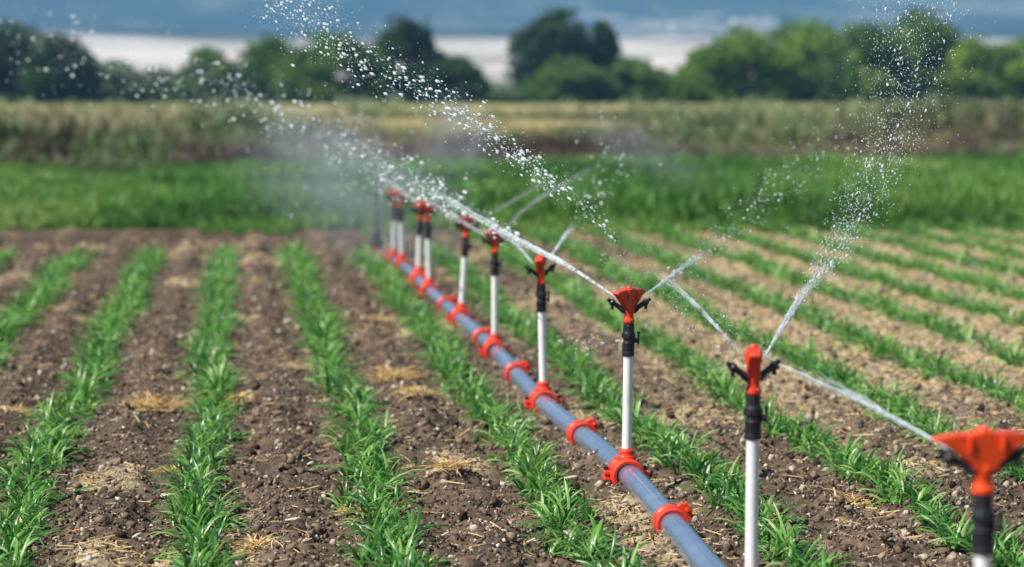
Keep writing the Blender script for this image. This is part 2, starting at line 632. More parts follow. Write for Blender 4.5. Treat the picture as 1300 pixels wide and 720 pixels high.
X, Y = field_points(110000, 6.6, 26, 1.1)
keep = (rng.random(len(X)) < 0.0 + 0.8 * pale_at(X, Y) ** 1.35) & (np.abs((X - ROW0) / ROWD - np.round((X - ROW0) / ROWD)) > 0.10)
X, Y = X[keep], Y[keep]
n_ = len(X)
S = rng.uniform(0.010, 0.045, n_) * (1 + 0.02 * (Y - 7))
V, Fc, T = scatter(stems, None, np.stack([X, Y, field_z(X, Y) + 0.006], -1), S, tilt_rot(n_, 0.22), rng.uniform(0.1, 1, n_))
tag(put('straw_litter', np_mesh('straw_litter', V, Fc, M['straw'], T)), 'scattered short straw stems lying over the soil, thickest beyond the pipe', 'straw', kind='stuff')

# ------------------------------------------------------------------ the young crop
def strap_leaf(L, W, az, el, droop, twist, base, k=5):
    """one arching strap leaf, folded along its midrib"""
    p = np.array(base, float)
    pts = []
    d_el = el
    for i in range(k + 1):
        t = i / k
        wd = W * (0.55 + 0.9 * t) * (1 - t) ** 0.55 if t > 0.25 else W * (0.5 + 1.4 * t)
        wd = max(wd, 0.0006)
        dr = np.array([math.cos(az) * math.cos(d_el), math.sin(az) * math.cos(d_el), math.sin(d_el)])
        sd_ = np.array([-math.sin(az), math.cos(az), 0.0])
        nr = np.cross(dr, sd_)
        tw = twist * t
        sd2 = sd_ * math.cos(tw) + nr * math.sin(tw)
        nr2 = np.cross(dr, sd2)
        pts.append((p - sd2 * wd / 2 + nr2 * wd * -0.18, p.copy(), p + sd2 * wd / 2 + nr2 * wd * -0.18))
        p = p + dr * L / k
        d_el -= droop / k * (0.4 + 1.2 * t)
        az += 0.05
    v = np.array(pts).reshape(-1, 3)
    f_ = []
    for i in range(k):
        a_ = 3 * i
        f_ += [[a_, a_ + 1, a_ + 4, a_ + 3], [a_ + 1, a_ + 2, a_ + 5, a_ + 4]]
    return v, np.array(f_)


seedlings, seed_tint = [], []
for i in range(14):
    vs, fs, tn, off = [], [], [], 0
    for j in range(random.randint(9, 13)):
        az = random.uniform(0, 2 * PI) if j % 3 else random.gauss(-0.5, 0.7)
        L = random.uniform(0.08, 0.17)
        v, f_ = strap_leaf(L, random.uniform(0.010, 0.018), az, math.radians(random.uniform(30, 82)), math.radians(random.uniform(60, 140)),
                           random.uniform(-0.9, 0.9), (random.gauss(0, 0.008), random.gauss(0, 0.008), -0.01))
        vs.append(v)
        fs.append(f_ + off)
        off += len(v)
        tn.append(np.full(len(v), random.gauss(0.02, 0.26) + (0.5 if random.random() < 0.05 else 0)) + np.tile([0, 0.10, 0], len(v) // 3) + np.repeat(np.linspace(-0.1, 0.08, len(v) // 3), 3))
    seedlings.append((np.concatenate(vs), np.concatenate(fs)))
    seed_tint.append(np.concatenate(tn))

plants = []
for r_, rx in enumerate(ROWS):
    y = 6.4 + random.random() * 0.05
    y_end = 22.3 + 0.5 * random.random() if rx < 2.3 else 25.4
    while y < y_end:
        if random.random() > 0.03:
            px = rx + random.gauss(0, 0.040) + 0.025 * math.sin(y * 1.3 + r_)
            if in_view(np.array(px), np.array(y), 0.5 + 0.02 * y):
                plants.append((r_, px, y, random.choice((0.6, 0.9, 1.0, 1.05, 1.15, 1.25)), random.random() * 2 * PI, random.gauss(0.47, 0.10)))
        y += random.uniform(0.024, 0.048) * (1 + 0.02 * (y - 7))
P = np.array(plants)
uu, vv, ww = zip(*[project((p[1], p[2], 0.06)) for p in plants])
uu, vv, ww = np.array(uu), np.array(vv), np.array(ww)
shown = (uu > -15) & (uu < 1315) & (vv > -20) & (vv < 735)
order = np.argsort(np.where(shown, ww, 1e6))
solo = set(order[:296].tolist())
ROWNAME = {}
names = ['the third crop row from the pipe on its left, at the frame corner', 'the crop row far to the left of the pipe', ]
row_label = {
    -3: 'young crop plant at the near end of the outermost row on the left',
    -2: 'young crop plant at the near end of the second row from the left edge',
    -1: 'young crop plant at the near end of the row slanting into the bottom left corner',
    0: 'young crop plant at the near end of the most upright row',
    1: 'young crop plant at the near end of the second row left of the pipe',
    2: 'young crop plant at the near end of the row just left of the pipe',
    3: 'young crop plant at the near end of the row just right of the pipe',
    4: 'young crop plant in the row running behind the nearest sprinkler',
    5: 'young crop plant at the near end of the third row right of the pipe',
}
seed_mesh = []
for i, (v, f_) in enumerate(seedlings):
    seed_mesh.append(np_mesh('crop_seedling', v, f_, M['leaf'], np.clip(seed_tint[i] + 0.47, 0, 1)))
for i in sorted(solo):
    r_, px, py, sc, rz, tn = plants[i]
    ri = int(r_) - 5
    o = put('crop_seedling', seed_mesh[i % len(seed_mesh)], None, (px, py, float(field_z(np.array(px), np.array(py)))))
    o.scale = (sc, sc, sc)
    o.rotation_euler = (random.gauss(0, 0.1), random.gauss(0, 0.1), rz)
    tag(o, row_label.get(ri, 'young crop plant in a row far out to the side of the pipe'), 'crop plant', 'young crop plants in ' + row_label[ri].split(' in the ')[-1].split(' of the ', 1)[-1] if ri in row_label else 'young crop plants out to the side')
rest = [i for i in range(len(plants)) if i not in solo]
PR = P[rest]
n_ = len(PR)
far_s = PR[:, 3] * (1 + 0.012 * np.clip(PR[:, 2] - 9, 0, 20))
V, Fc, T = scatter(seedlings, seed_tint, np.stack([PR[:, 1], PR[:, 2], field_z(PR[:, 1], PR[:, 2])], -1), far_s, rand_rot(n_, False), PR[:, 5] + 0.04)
tag(put('distant_seedlings', np_mesh('distant_seedlings', V, Fc, M['leaf'], T)), 'parallel green rows of young crop running away across the field', 'crop', kind='stuff')

# ------------------------------------------------------------------ taller green crop, weeds on the bank
def tuft(nb, h, lean, wd, k=3):
    vs, fs, tn, off = [], [], [], 0
    for j in range(nb):
        v, f_ = strap_leaf(h * random.uniform(0.6, 1.15), wd * random.uniform(0.7, 1.3), random.uniform(0, 2 * PI), math.radians(random.uniform(60, 89)),
                           math.radians(random.uniform(10, lean)), random.uniform(-0.5, 0.5), (random.gauss(0, h * 0.14), random.gauss(0, h * 0.14), -0.02), k)
        vs.append(v)
        fs.append(f_ + off)
        off += len(v)
        tn.append(np.full(len(v), random.gauss(0, 0.14)))
    return (np.concatenate(vs), np.concatenate(fs)), np.concatenate(tn)


protos, pt = zip(*[tuft(16, 0.36, 140, 0.034) for _ in range(10)])
n_ = 15000
Y = 25.2 + 17.6 * rng.random(n_) ** 1.2
X = rng.uniform(-0.115 * Y - 1.2, 0.33 * Y + 1.2)
front = 25.8 - 0.9 * sstep(1, 5, X) + 2.6 * fbm(X / 0.9, Y / 0.9, 4, 201) + 1.2 * (1 - sstep(-3, 1.5, X))
keep = (Y > front)
X, Y = X[keep], Y[keep]
n_ = len(X)
big = fbm(X / 2.2, Y / 3.0, 4, 211)
S = (0.78 + 0.25 * sstep(-2, 4, X) + 0.9 * big) * rng.uniform(0.75, 1.25, n_)
S = np.clip(S * (0.35 + 0.65 * sstep(0, 3.5 - 1.5 * sstep(0, 4, X), Y - 25.5)), 0.18, 1.7)
T0 = 0.45 + 1.8 * fbm(X / 2.5 + 9, Y / 2.5, 4, 221) + 0.16 * sstep(31, 42, Y) + 0.22 * (1 - sstep(25.5, 29, Y)) * (1 - sstep(0, 5, X)) + rng.normal(0, 0.08, n_)
V, Fc, T = scatter(protos, pt, np.stack([X, Y, land_z(X, Y) - 0.01], -1), S, rand_rot(n_, False), np.clip(T0, 0.05, 0.98))
tag(put('tall_crop', np_mesh('tall_crop', V, Fc, M['tallgrass'], T)), 'dense band of taller green crop across the far end of the rows', 'crop', kind='stuff')

protos, pt = zip(*[tuft(12, 0.42, 90, 0.045) for _ in range(10)])
n_ = 15000
Y = 42.4 + 32 * rng.random(n_) ** 1.7
X = rng.uniform(-0.115 * Y - 3, 0.33 * Y + 3)
clump = fbm(X / 3.5, Y / 2.6, 4, 231)
S = np.clip(0.75 + 3.4 * clump, 0.25, 2.1) * rng.uniform(0.7, 1.3, n_)
S = S * (1 - 0.45 * sstep(50, 57, Y))
kind_t = np.interp(Y, [42, 44.5, 47, 49.5, 53, 73], [0.08, 0.22, 0.38, 0.48, 0.66, 0.9]) + 1.5 * fbm(X / 2.6, Y / 4, 4, 241)  # lowest weeds take the darkest tint, shade at the bank's foot put into colour
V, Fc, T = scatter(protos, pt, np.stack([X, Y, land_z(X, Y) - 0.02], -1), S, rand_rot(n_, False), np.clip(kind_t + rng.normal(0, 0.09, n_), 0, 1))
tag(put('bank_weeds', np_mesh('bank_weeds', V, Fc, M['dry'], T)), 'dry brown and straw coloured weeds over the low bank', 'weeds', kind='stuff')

# ------------------------------------------------------------------ trees behind the bank
card = np.array([[-0.5, 0, -0.5], [0.5, 0, -0.5], [0.62, 0.12, 0.1], [0.1, 0.0, 0.6], [-0.55, -0.08, 0.35]])
leafclump = []
for i in range(5):
    v = np.concatenate([card * rng.uniform(0.7, 1.2, 3) @ rand_rot(1)[0].T + rng.normal(0, 0.35, 3) for _ in range(3)])
    leafclump.append((v, np.array([[0, 1, 2, 3, 4], [5, 6, 7, 8, 9], [10, 11, 12, 13, 14]])))


def tree(u0, u1, vtop, vbase, Y, mat, label, name='tree', lobes=9, dense=1.0, seed=0, top_shape=1.0):
    """a tree that spans u0..u1 in the photo and stands at distance Y"""
    r0 = np.random.default_rng(900 + seed)
    pb, pt_ = atY((u0 + u1) / 2, vbase, Y), atY((u0 + u1) / 2, vtop, Y)
    gx = pb.x
    gz = float(land_z(np.array(gx), np.array(Y)))
    h = pt_.z - gz
    wd = (atY(u1, vbase, Y) - atY(u0, vbase, Y)).length * (1.34 if u0 > 860 else 1.18)
    root = empty(name, (gx, Y, gz), label, 'tree' if name != 'bush' else 'bush', 'trees and bushes beyond the bank')
    mb = MB()
    tr = max(0.05, 0.035 * h)
    th = h * (0.55 if name != 'bush' else 0.35)
    mb.tube([(0, 0, -0.3), (0.02 * h, 0, th * 0.35), (-0.015 * h, 0.02 * h, th * 0.7), (0, 0, th * 1.25)], [tr * 1.3, tr, tr * 0.8, tr * 0.35], 10)
    for i in range(6):
        a_ = i * 1.05 + r0.random()
        z0 = th * r0.uniform(0.35, 0.9)
        e = wd * 0.36
        mb.tube([(0, 0, z0), (math.cos(a_) * e * 0.5, math.sin(a_) * e * 0.5, z0 + h * 0.12), (math.cos(a_) * e, math.sin(a_) * e, z0 + h * 0.3)], [tr * 0.5, tr * 0.35, tr * 0.12], 7)
    mb.build('trunk', M['bark'], root)
    # crown: leaf clumps on uneven lobes that fill the outline
    pts, tn = [], []
    for i in range(lobes * 2 + 4):
        d0 = r0.normal(size=3)
        d0 /= np.linalg.norm(d0)
        sq = np.sign(d0) * np.abs(d0) ** 0.8
        cen = sq * (wd * 0.33, wd * 0.33, h * 0.33) * r0.uniform(0.6, 1.05) + (0, 0, h * 0.47)
        cen[0] *= 1 - 0.35 * top_shape * max(0, cen[2] / h - 0.5)
        rr = np.array([wd * r0.uniform(0.13, 0.22), wd * r0.uniform(0.13, 0.2), h * r0.uniform(0.11, 0.19)])
        k = int(125 * dense)
        d = r0.normal(size=(k, 3))
        d /= np.linalg.norm(d, axis=1, keepdims=True)
        rad = r0.uniform(0.3, 1.1, (k, 1)) ** 0.6
        pts.append(d * rad * rr + cen)
        tn.append(np.full(k, r0.uniform(0.15, 0.85)) + r0.normal(0, 0.13, k))
    # one crown top and two skirts so the outline meets the photo's
    for cx, zc, sx, sz in ((0, 0.86, 0.2, 0.13), (-0.36, 0.34, 0.14, 0.2), (0.36, 0.34, 0.14, 0.2), (-0.2, 0.2, 0.2, 0.2), (0.2, 0.2, 0.2, 0.2)):
        k = int(130 * dense)
        d = r0.normal(size=(k, 3)) * 0.5
        pts.append(np.clip(d, -1, 1) * (wd * sx, wd * 0.25, h * sz) + (cx * wd, 0, zc * h))
        tn.append(np.full(k, r0.uniform(0.3, 0.6)) + r0.normal(0, 0.13, k))
    q = np.concatenate(pts)
    q[:, 2] = np.maximum(q[:, 2], 0.05)
    k = len(q)
    R = rand_rot(k)
    S_ = r0.uniform(0.10, 0.22, k) * (h ** 0.5) * 0.55
    V_, F_, T_ = scatter(leafclump, None, q, S_, R, np.clip(np.concatenate(tn), 0, 1))
    put('crown', np_mesh('crown', V_, F_, TREE_M[mat], T_, smooth=False), root)
    return root


D0 = 150
trees = [
    (-45, 78, 27, 134, 150, 'dark', 'dark rounded tree cut by the left edge, the tallest at that edge', 'tree'),
    (32, 124, 40, 134, 147, 'dark', 'dark tree with a lighter top beside the tree at the left edge', 'tree'),
    (96, 190, 76, 134, 152, 'grey', 'low grey green bush under the pale plain, beside the dark trees on the left', 'bush'),
    (150, 250, 84, 134, 156, 'grey', 'lowest grey green bush, just left of the small dark round bush', 'bush'),
    (226, 304, 60, 134, 150, 'mid', 'small round dark bush standing between the low grey bushes and the wide green trees', 'bush'),
    (286, 408, 46, 134, 152, 'mid', 'wide mid green tree right of the small round bush', 'tree'),
    (352, 488, 40, 134, 148, 'mid', 'mid green tree behind the upper water arc, left of the dark domed tree', 'tree'),
    (462, 570, 22, 134, 151, 'dark', 'dark domed tree, the tallest left of the middle gap', 'tree'),
    (535, 618, 70, 134, 146, 'dark', 'dark low shoulder of bush at the right foot of the domed tree', 'bush'),
    (610, 672, 112, 134, 150, 'grey', 'very low grey green bush in the middle gap', 'bush'),
    (652, 760, 10, 128, 164, 'dark', 'very dark tall tree with an uneven flat top above the middle bushes', 'tree'),
    (738, 788, 26, 122, 165, 'dark', 'narrow dark tree touching the right side of the flat topped tree', 'tree'),
    (668, 770, 70, 135, 146, 'mid', 'rounded green bush in front of the very dark tall tree', 'bush'),
    (755, 848, 72, 135, 147, 'mid', 'rounded dark green bush right of the one before the flat topped tree', 'bush'),
    (845, 905, 96, 134, 152, 'light', 'low light green bush filling the gap before the big right hand trees', 'bush'),
    (862, 902, 68, 118, 158, 'light', 'small round light green tree at the left foot of the big right trees', 'tree'),
    (885, 1000, 34, 134, 150, 'light', 'bright green tree, first of the big trees after the pale gap', 'tree'),
    (975, 1075, 22, 134, 154, 'light', 'bright green tree with a peaked top, second of the big trees', 'tree'),
    (1050, 1150, 26, 134, 148, 'mid', 'mid green tree, third of the big trees, behind the fine spray', 'tree'),
    (1120, 1214, 12, 134, 152, 'mid', 'tallest mid green tree at the end of the big group', 'tree'),
    (1196, 1262, 46, 134, 150, 'light', 'lower green tree right of the big group', 'tree'),
    (1248, 1345, 48, 134, 149, 'light', 'lower green tree cut by the right edge', 'tree'),
]
for i, (u0, u1, vt, vb, Yt, mt, lb, nm) in enumerate(trees):
    tree(u0, u1, vt, vb, Yt, mt, lb, nm, seed=i, lobes=10 if nm == 'tree' else 8, top_shape=0.4 if 'flat' in lb and 'very' in lb else 1.0)

# ------------------------------------------------------------------ pale greenhouses far out on the plain
M['film'] = plastic('greenhouse_film', (0.55, 0.56, 0.56), (0.72, 0.72, 0.70), 0.5, 0.12, dirt=(0.35, 0.36, 0.36), dirt_amt=0.6)
gh = [(772, 848, 1330, 6.0, 'long pale greenhouse far off, first one right of the very dark tall tree'),
      (850, 930, 1350, 6.5, 'long pale greenhouse far off, in the middle between the tall tree and the green trees'),
      (812, 905, 1640, 7.5, 'long pale greenhouse far off, standing highest behind the two lower ones'),
      (928, 985, 1370, 9.0, 'pale far off shed peeking over the first bright green tree')]
for u0, u1, Yd, hh, lb in gh:
    a_, c_ = atY(u0, 60, Yd), atY(u1, 60, Yd)
    Lg, cx = c_.x - a_.x, (a_.x + c_.x) / 2
    root = empty('greenhouse', (cx, Yd, float(land_z(np.array(cx), np.array(Yd)))), lb, 'greenhouse', 'far pale greenhouses')
    mb = MB()
    mb.box((0, 0, hh * 0.3 - 1), (Lg, 14, hh * 0.6 + 2))
    mb.build('wall', M['film'], root, smooth=False)
    nb_ = max(3, int(Lg / 9))
    mb = MB()
    wv = Lg / nb_
    for i in range(nb_):
        x0 = -Lg / 2 + i * wv
        arc = [(x0 + wv * (0.5 - 0.5 * math.cos(PI * j / 8)), hh * 0.602 + hh * 0.4 * math.sin(PI * j / 8)) for j in range(9)]
        mb.loft([[(x, -7.2, z) for x, z in arc], [(x, 7.2, z) for x, z in arc]])
    mb.build('roof', M['film'], root, smooth=False)

# ------------------------------------------------------------------ the irrigation pipe
PR_ = 0.044
base_px = [(1248, 1005), (953, 775), (795, 602), (690, 511), (628, 446), (585, 404), (545, 370), (532, 355), (511, 337), (500, 331)]
top_px = [(1248, 541), (957, 437), (799, 363), (686, 323), (628, 289), (593, 273), (542, 256), (534, 255), (507, 241), (501, 240)]
BASE = [at(u, v, PR_) for u, v in base_px]
END = at(478, 322, PR_)
path = [BASE[0] + (BASE[0] - BASE[1]) * 1.4] + BASE[:7] + [BASE[8], END]
path = [Vector((p.x + 0.006 * math.sin(9.1 * i_), p.y, PR_)) for i_, p in enumerate(path)]


def catmull(pts, t):
    i = min(int(t), len(pts) - 2)
    f_ = t - i
    p0, p1, p2, p3 = pts[max(i - 1, 0)], pts[i], pts[i + 1], pts[min(i + 2, len(pts) - 1)]
    return 0.5 * ((2 * p1) + (p2 - p0) * f_ + (2 * p0 - 5 * p1 + 4 * p2 - p3) * f_ ** 2 + (3 * p1 - p0 - 3 * p2 + p3) * f_ ** 3)


def on_pipe(y):
    """point and direction of the pipe's axis at distance y"""
    lo, hi = 0.0, len(path) - 1.0
    for _ in range(40):
        mid = (lo + hi) / 2
        if catmull(path, mid).y < y:
            lo = mid
        else:
            hi = mid
    p = catmull(path, lo)
    d = (catmull(path, min(lo + 0.02, len(path) - 1)) - catmull(path, max(lo - 0.02, 0))).normalized()
    return p, d


pipe = empty('irrigation_pipe', (path[0].x, path[0].y, 0), 'long blue grey irrigation pipe with red couplings running across the field', 'pipe')
coup_px = [(858, 664), (733, 552), (657, 475), (608, 430), (567, 388)]
coup_y = [at(u, v, PR_).y for u, v in coup_px] + [BASE[6].y + 1.05, END.y - 0.55]
coup_y = [(BASE[0].y + BASE[1].y) / 2] + coup_y
inv = Vector(pipe.location)
cuts = [path[0].y] + coup_y + [END.y]
for a_, c_ in zip(cuts[:-1], cuts[1:]):
    mb = MB()
    k = max(4, int((c_ - a_) / 0.09))
    mb.tube([on_pipe(a_ + (c_ - a_) * i / k)[0] - inv for i in range(k + 1)], PR_, 32)
    mb.build('pipe_section', M['pipe'], pipe)


def coupling(y):
    p, d = on_pipe(y)
    mb = MB()
    R_ = PR_
    prof = [(R_ + .0005, -.060), (R_ + .010, -.062), (R_ + .013, -.054), (R_ + .013, -.030), (R_ + .007, -.026), (R_ + .007, .018), (R_ + .012, .022), (R_ + .012, .052), (R_ + .009, .062), (R_ + .0005, .060)]
    mb.lathe(prof, p - inv, d, 36, closed=True)
    c_ = mb.build('coupling', M['red'], pipe)
    side = d.cross(Vector((0, 0, 1))).normalized()
    lat = MB()
    up = (side * 0.75 + Vector((0, 0, 0.66))).normalized()
    q = Matrix((side.cross(up).normalized(), up.cross(side.cross(up)).normalized(), up)).transposed().to_quaternion()
    pc = p - inv + up * (R_ + 0.02)
    lat.box(pc, (0.034, 0.06, 0.022), q)
    lat.box(pc + up * 0.014 + d * 0.012, (0.018, 0.036, 0.014), q)
    lat.lathe([(0.007, -0.03), (0.007, 0.03)], pc + up * 0.006, d, 12)
    lat.build('latch', M['red'], c_, bevel=0.003)


for y in coup_y:
    coupling(y)

# ------------------------------------------------------------------ sprinklers on the pipe
def saddle_mesh():
    mb = MB()
    R_ = PR_
    prof = [(R_ + .001, -.062), (R_ + .014, -.064), (R_ + .021, -.054), (R_ + .021, -.026), (R_ + .013, -.022), (R_ + .013, .022), (R_ + .021, .026), (R_ + .021, .054), (R_ + .014, .064), (R_ + .001, .062)]
    mb.lathe(prof, (0, 0, 0), (0, 1, 0), 40, closed=True)
    mb.lathe([(0.036, R_ + .004), (0.036, R_ + .026), (0.030, R_ + .030), (0.030, R_ + .048), (0.026, R_ + .052), (0.019, R_ + .052)], (0, 0, 0), (0, 0, 1), 28)
    for s in (-1, 1):                                            # bolted ears at both sides
        for t in (-0.010, 0.012):
            mb.box((s * (R_ + 0.026), 0, t - 0.004), (0.034, 0.058, 0.012))
        for i in range(3):
            mb.box((s * (0.040 - 0.011 * i), 0.033, R_ + 0.004 + 0.004 * i), (0.005, 0.014, 0.03))
    return mb


def bolt_mesh():
    mb = MB()
    mb.lathe([(0.0055, -0.034), (0.0055, 0.028)], k=10)
    mb.lathe([(0.010, 0.016), (0.010, 0.026)], k=6)
    mb.lathe([(0.010, -0.030), (0.010, -0.021)], k=6)
    return mb


def valve_mesh():
    """black threaded connector, 0.125 m tall"""
    mb = MB()
    prof = [(0.0185, 0), (0.0225, 0.002), (0.0235, 0.012), (0.0215, 0.018)]
    for i in range(4):
        z = 0.022 + i * 0.0075
        prof += [(0.0215, z), (0.0240, z + 0.002), (0.0240, z + 0.0045), (0.0215, z + 0.006)]
    prof += [(0.0195, 0.056), (0.0195, 0.064), (0.0235, 0.068), (0.0240, 0.086), (0.0220, 0.090), (0.0205, 0.096), (0.0205, 0.108), (0.0215, 0.112), (0.0195, 0.125)]
    mb.lathe(prof, k=24)
    for i in range(10):
        a_ = 2 * PI * i / 10
        mb.box((0.0235 * math.cos(a_), 0.0235 * math.sin(a_), 0.077), (0.004, 0.005, 0.015), Matrix.Rotation(a_, 3, 'Z').to_quaternion())
    return mb


def lever_mesh():
    mb = MB()
    mb.lathe([(0.009, 0), (0.009, 0.014), (0.006, 0.016)], (0.020, 0, 0.060), (1, 0, 0), 14)
    mb.box((0.037, 0, 0.067), (0.007, 0.011, 0.042))
    mb.lathe([(0.0065, -0.007), (0.0065, 0.007)], (0.037, 0, 0.089), (0, 1, 0), 12)
    return mb


def body_mesh():
    """red rotating body: socket, neck and the wide fan shaped head (z = 0 at its foot, 0.13 at the top)"""
    mb = MB()
    mb.lathe([(0.016, 0.0), (0.0215, 0.002), (0.0215, 0.014), (0.0185, 0.018), (0.0175, 0.034), (0.0205, 0.040), (0.0215, 0.056), (0.017, 0.064)], k=24)
    out = [(-0.022, 0.050), (-0.027, 0.064), (-0.044, 0.080), (-0.072, 0.102), (-0.096, 0.113), (-0.094, 0.121), (-0.060, 0.1265), (-0.016, 0.128), (-0.012, 0.1315), (0.012, 0.1315),
           (0.016, 0.128), (0.060, 0.1265), (0.094, 0.121), (0.096, 0.113), (0.072, 0.102), (0.044, 0.080), (0.027, 0.064), (0.022, 0.050)]
    n_ = len(out)
    th = lambda x: 0.0195 - 0.055 * abs(x)
    vs = [(x, -th(x), z) for x, z in out] + [(x, th(x), z) for x, z in out]
    fs = [tuple(range(n_)), tuple(range(n_, 2 * n_))[::-1]]
    fs += [(i, i + n_, (i + 1) % n_ + n_, (i + 1) % n_) for i in range(n_)]
    mb.add(vs, fs)
    mb.lathe([(0.010, 0.122), (0.013, 0.128), (0.012, 0.136), (0.007, 0.140)], k=18)          # cap screw on the crown
    for s in (-1, 1):                                                                       # ribs that stand proud of the fan
        mb.box((s * 0.032, 0, 0.106), (0.006, 0.0445, 0.034))
    return mb


def nozzle_mesh(s):
    mb = MB()
    d = Vector((s * math.cos(math.radians(33)), 0, math.sin(math.radians(33))))
    o = Vector((s * 0.016, 0, 0.046))
    mb.lathe([(0.0125, 0), (0.0125, 0.016), (0.0095, 0.020), (0.0088, 0.052), (0.0125, 0.055), (0.0125, 0.066), (0.0075, 0.070), (0.0065, 0.082)], o, d, 18)
    e = o + d * 0.056
    mb.box(e + Vector((s * 0.004, 0, -0.013)), (0.009, 0.009, 0.022))                         # the small fin under the tip
    return mb


SM = saddle_mesh().build('saddle_clamp', M['red'], bevel=0.002)
BM = bolt_mesh().build('bolt', M['black'])
VM = valve_mesh().build('valve', M['black'])
LM = lever_mesh().build('lever', M['black'], bevel=0.0015)
HM = body_mesh().build('head', M['red'], bevel=0.0035)
NM = [nozzle_mesh(s).build('nozzle', M['black']) for s in (-1, 1)]
protos_ = [SM, BM, VM, LM, HM] + NM


def part(src, parent, loc=(0, 0, 0), rz=0):
    o = src.copy()
    COL.objects.link(o)
    o.parent = parent
    o.location = loc
    o.rotation_euler = (0, 0, rz)
    return o


SPR = []
spr_labels = [
    'nearest sprinkler, blurred, with a wide orange red fan head cut by the right edge',
    'sharp red sprinkler with its narrow head turned edge-on, second nearest along the pipe',
    'sharp sprinkler with a broad dark red fan head, third nearest along the pipe',
    'sprinkler with a narrow red head on a tall white riser, fourth nearest along the pipe',
    'sprinkler on a white riser with water crossing its red head, fifth along the pipe',
    'slightly leaning sprinkler whose riser tilts to the right, sixth along the pipe',
    'blurred sprinkler, the nearer one of the close pair under the thick droplet stream',
    'blurred sprinkler, the farther one of the close pair under the thick droplet stream',
    'hazy sprinkler in the mist, the nearer of the last pair before the dark standpipe',
    'faintest sprinkler in the mist, last white riser beside the dark standpipe',
]
head_rot = [6, 81, 48, 78, 52, 40, 25, 40, 30, 45]
noz_rot = [6, 20, 12, 28, 20, 15, 10, 20, 15, 25]
for i in range(10):
    p, d = on_pipe(BASE[i].y)
    p = Vector((BASE[i].x, BASE[i].y, PR_)) if i < 7 else p
    top = atY(*top_px[i], p.y)
    v = top - p
    L = v.length
    root = empty('sprinkler', p, spr_labels[i], 'sprinkler', 'sprinklers standing along the pipe')
    root.rotation_euler = Vector((v.x, 0, v.z)).to_track_quat('Z', 'Y').to_euler()
    root.rotation_euler = (0, math.atan2(v.x, v.z), 0)
    sc = part(SM, root, rz=math.atan2(d.y, d.x) - PI / 2)
    for s in (-1, 1):
        part(BM, sc, (s * (PR_ + 0.030), 0.018, 0))
    zr = L - 0.140 - 0.125
    mb = MB()
    mb.lathe([(0.0155, 0.098), (0.0178, 0.098), (0.0178, zr + 0.004), (0.0155, zr + 0.004)], k=24)
    mb.build('riser', M['white'], root)
    va = part(VM, root, (0, 0, zr), rz=0.4 * i)
    part(LM, va, rz=-0.5 - 0.4 * i + 0.2 * (i % 3))
    hd = part(HM, root, (0, 0, zr + 0.125), rz=math.radians(head_rot[i]))
    if i == 0:
        hd.data = HM.data.copy()
        hd.data.materials[0] = M['red_wet']
        hd.scale = (1.12, 1.12, 1.0)
    for k_ in (0, 1):
        part(NM[k_], hd, rz=math.radians(noz_rot[i] - head_rot[i]))
    SPR.append((root, p, v.normalized(), L, math.radians(noz_rot[i])))
for o in protos_:
    bpy.data.objects.remove(o)

# the dark hooked standpipe that ends the line
sp = empty('standpipe', END, 'dark thin standpipe with a hooked top at the far end of the pipe', 'standpipe')
mb = MB()
ht = atY(480, 222, END.y).z - PR_
mb.tube([(0, 0, 0.05), (0, 0, ht * 0.5), (0, 0, ht * 0.93), (0.012, 0, ht * 0.98), (0.05, 0, ht), (0.075, 0, ht * 0.985)], 0.019, 14)
mb.build('upright', M['black'], sp)
mb = MB()
mb.lathe([(0.05, 0.02), (0.05, 0.07), (0.062, 0.075), (0.062, 0.12), (0.04, 0.13), (0.04, 0.20), (0.025, 0.22)], k=22)
mb.build('valve', M['black'], sp)
mb = MB()
mb.lathe([(PR_ + .001, -.05), (PR_ + .018, -.05), (PR_ + .018, .06), (PR_ - 0.02, .075), (0.01, .078), (0.01, -0.05)], (0, 0, 0), (0, 1, 0), 30, closed=True)
mb.build('end_cap', M['red'], sp)


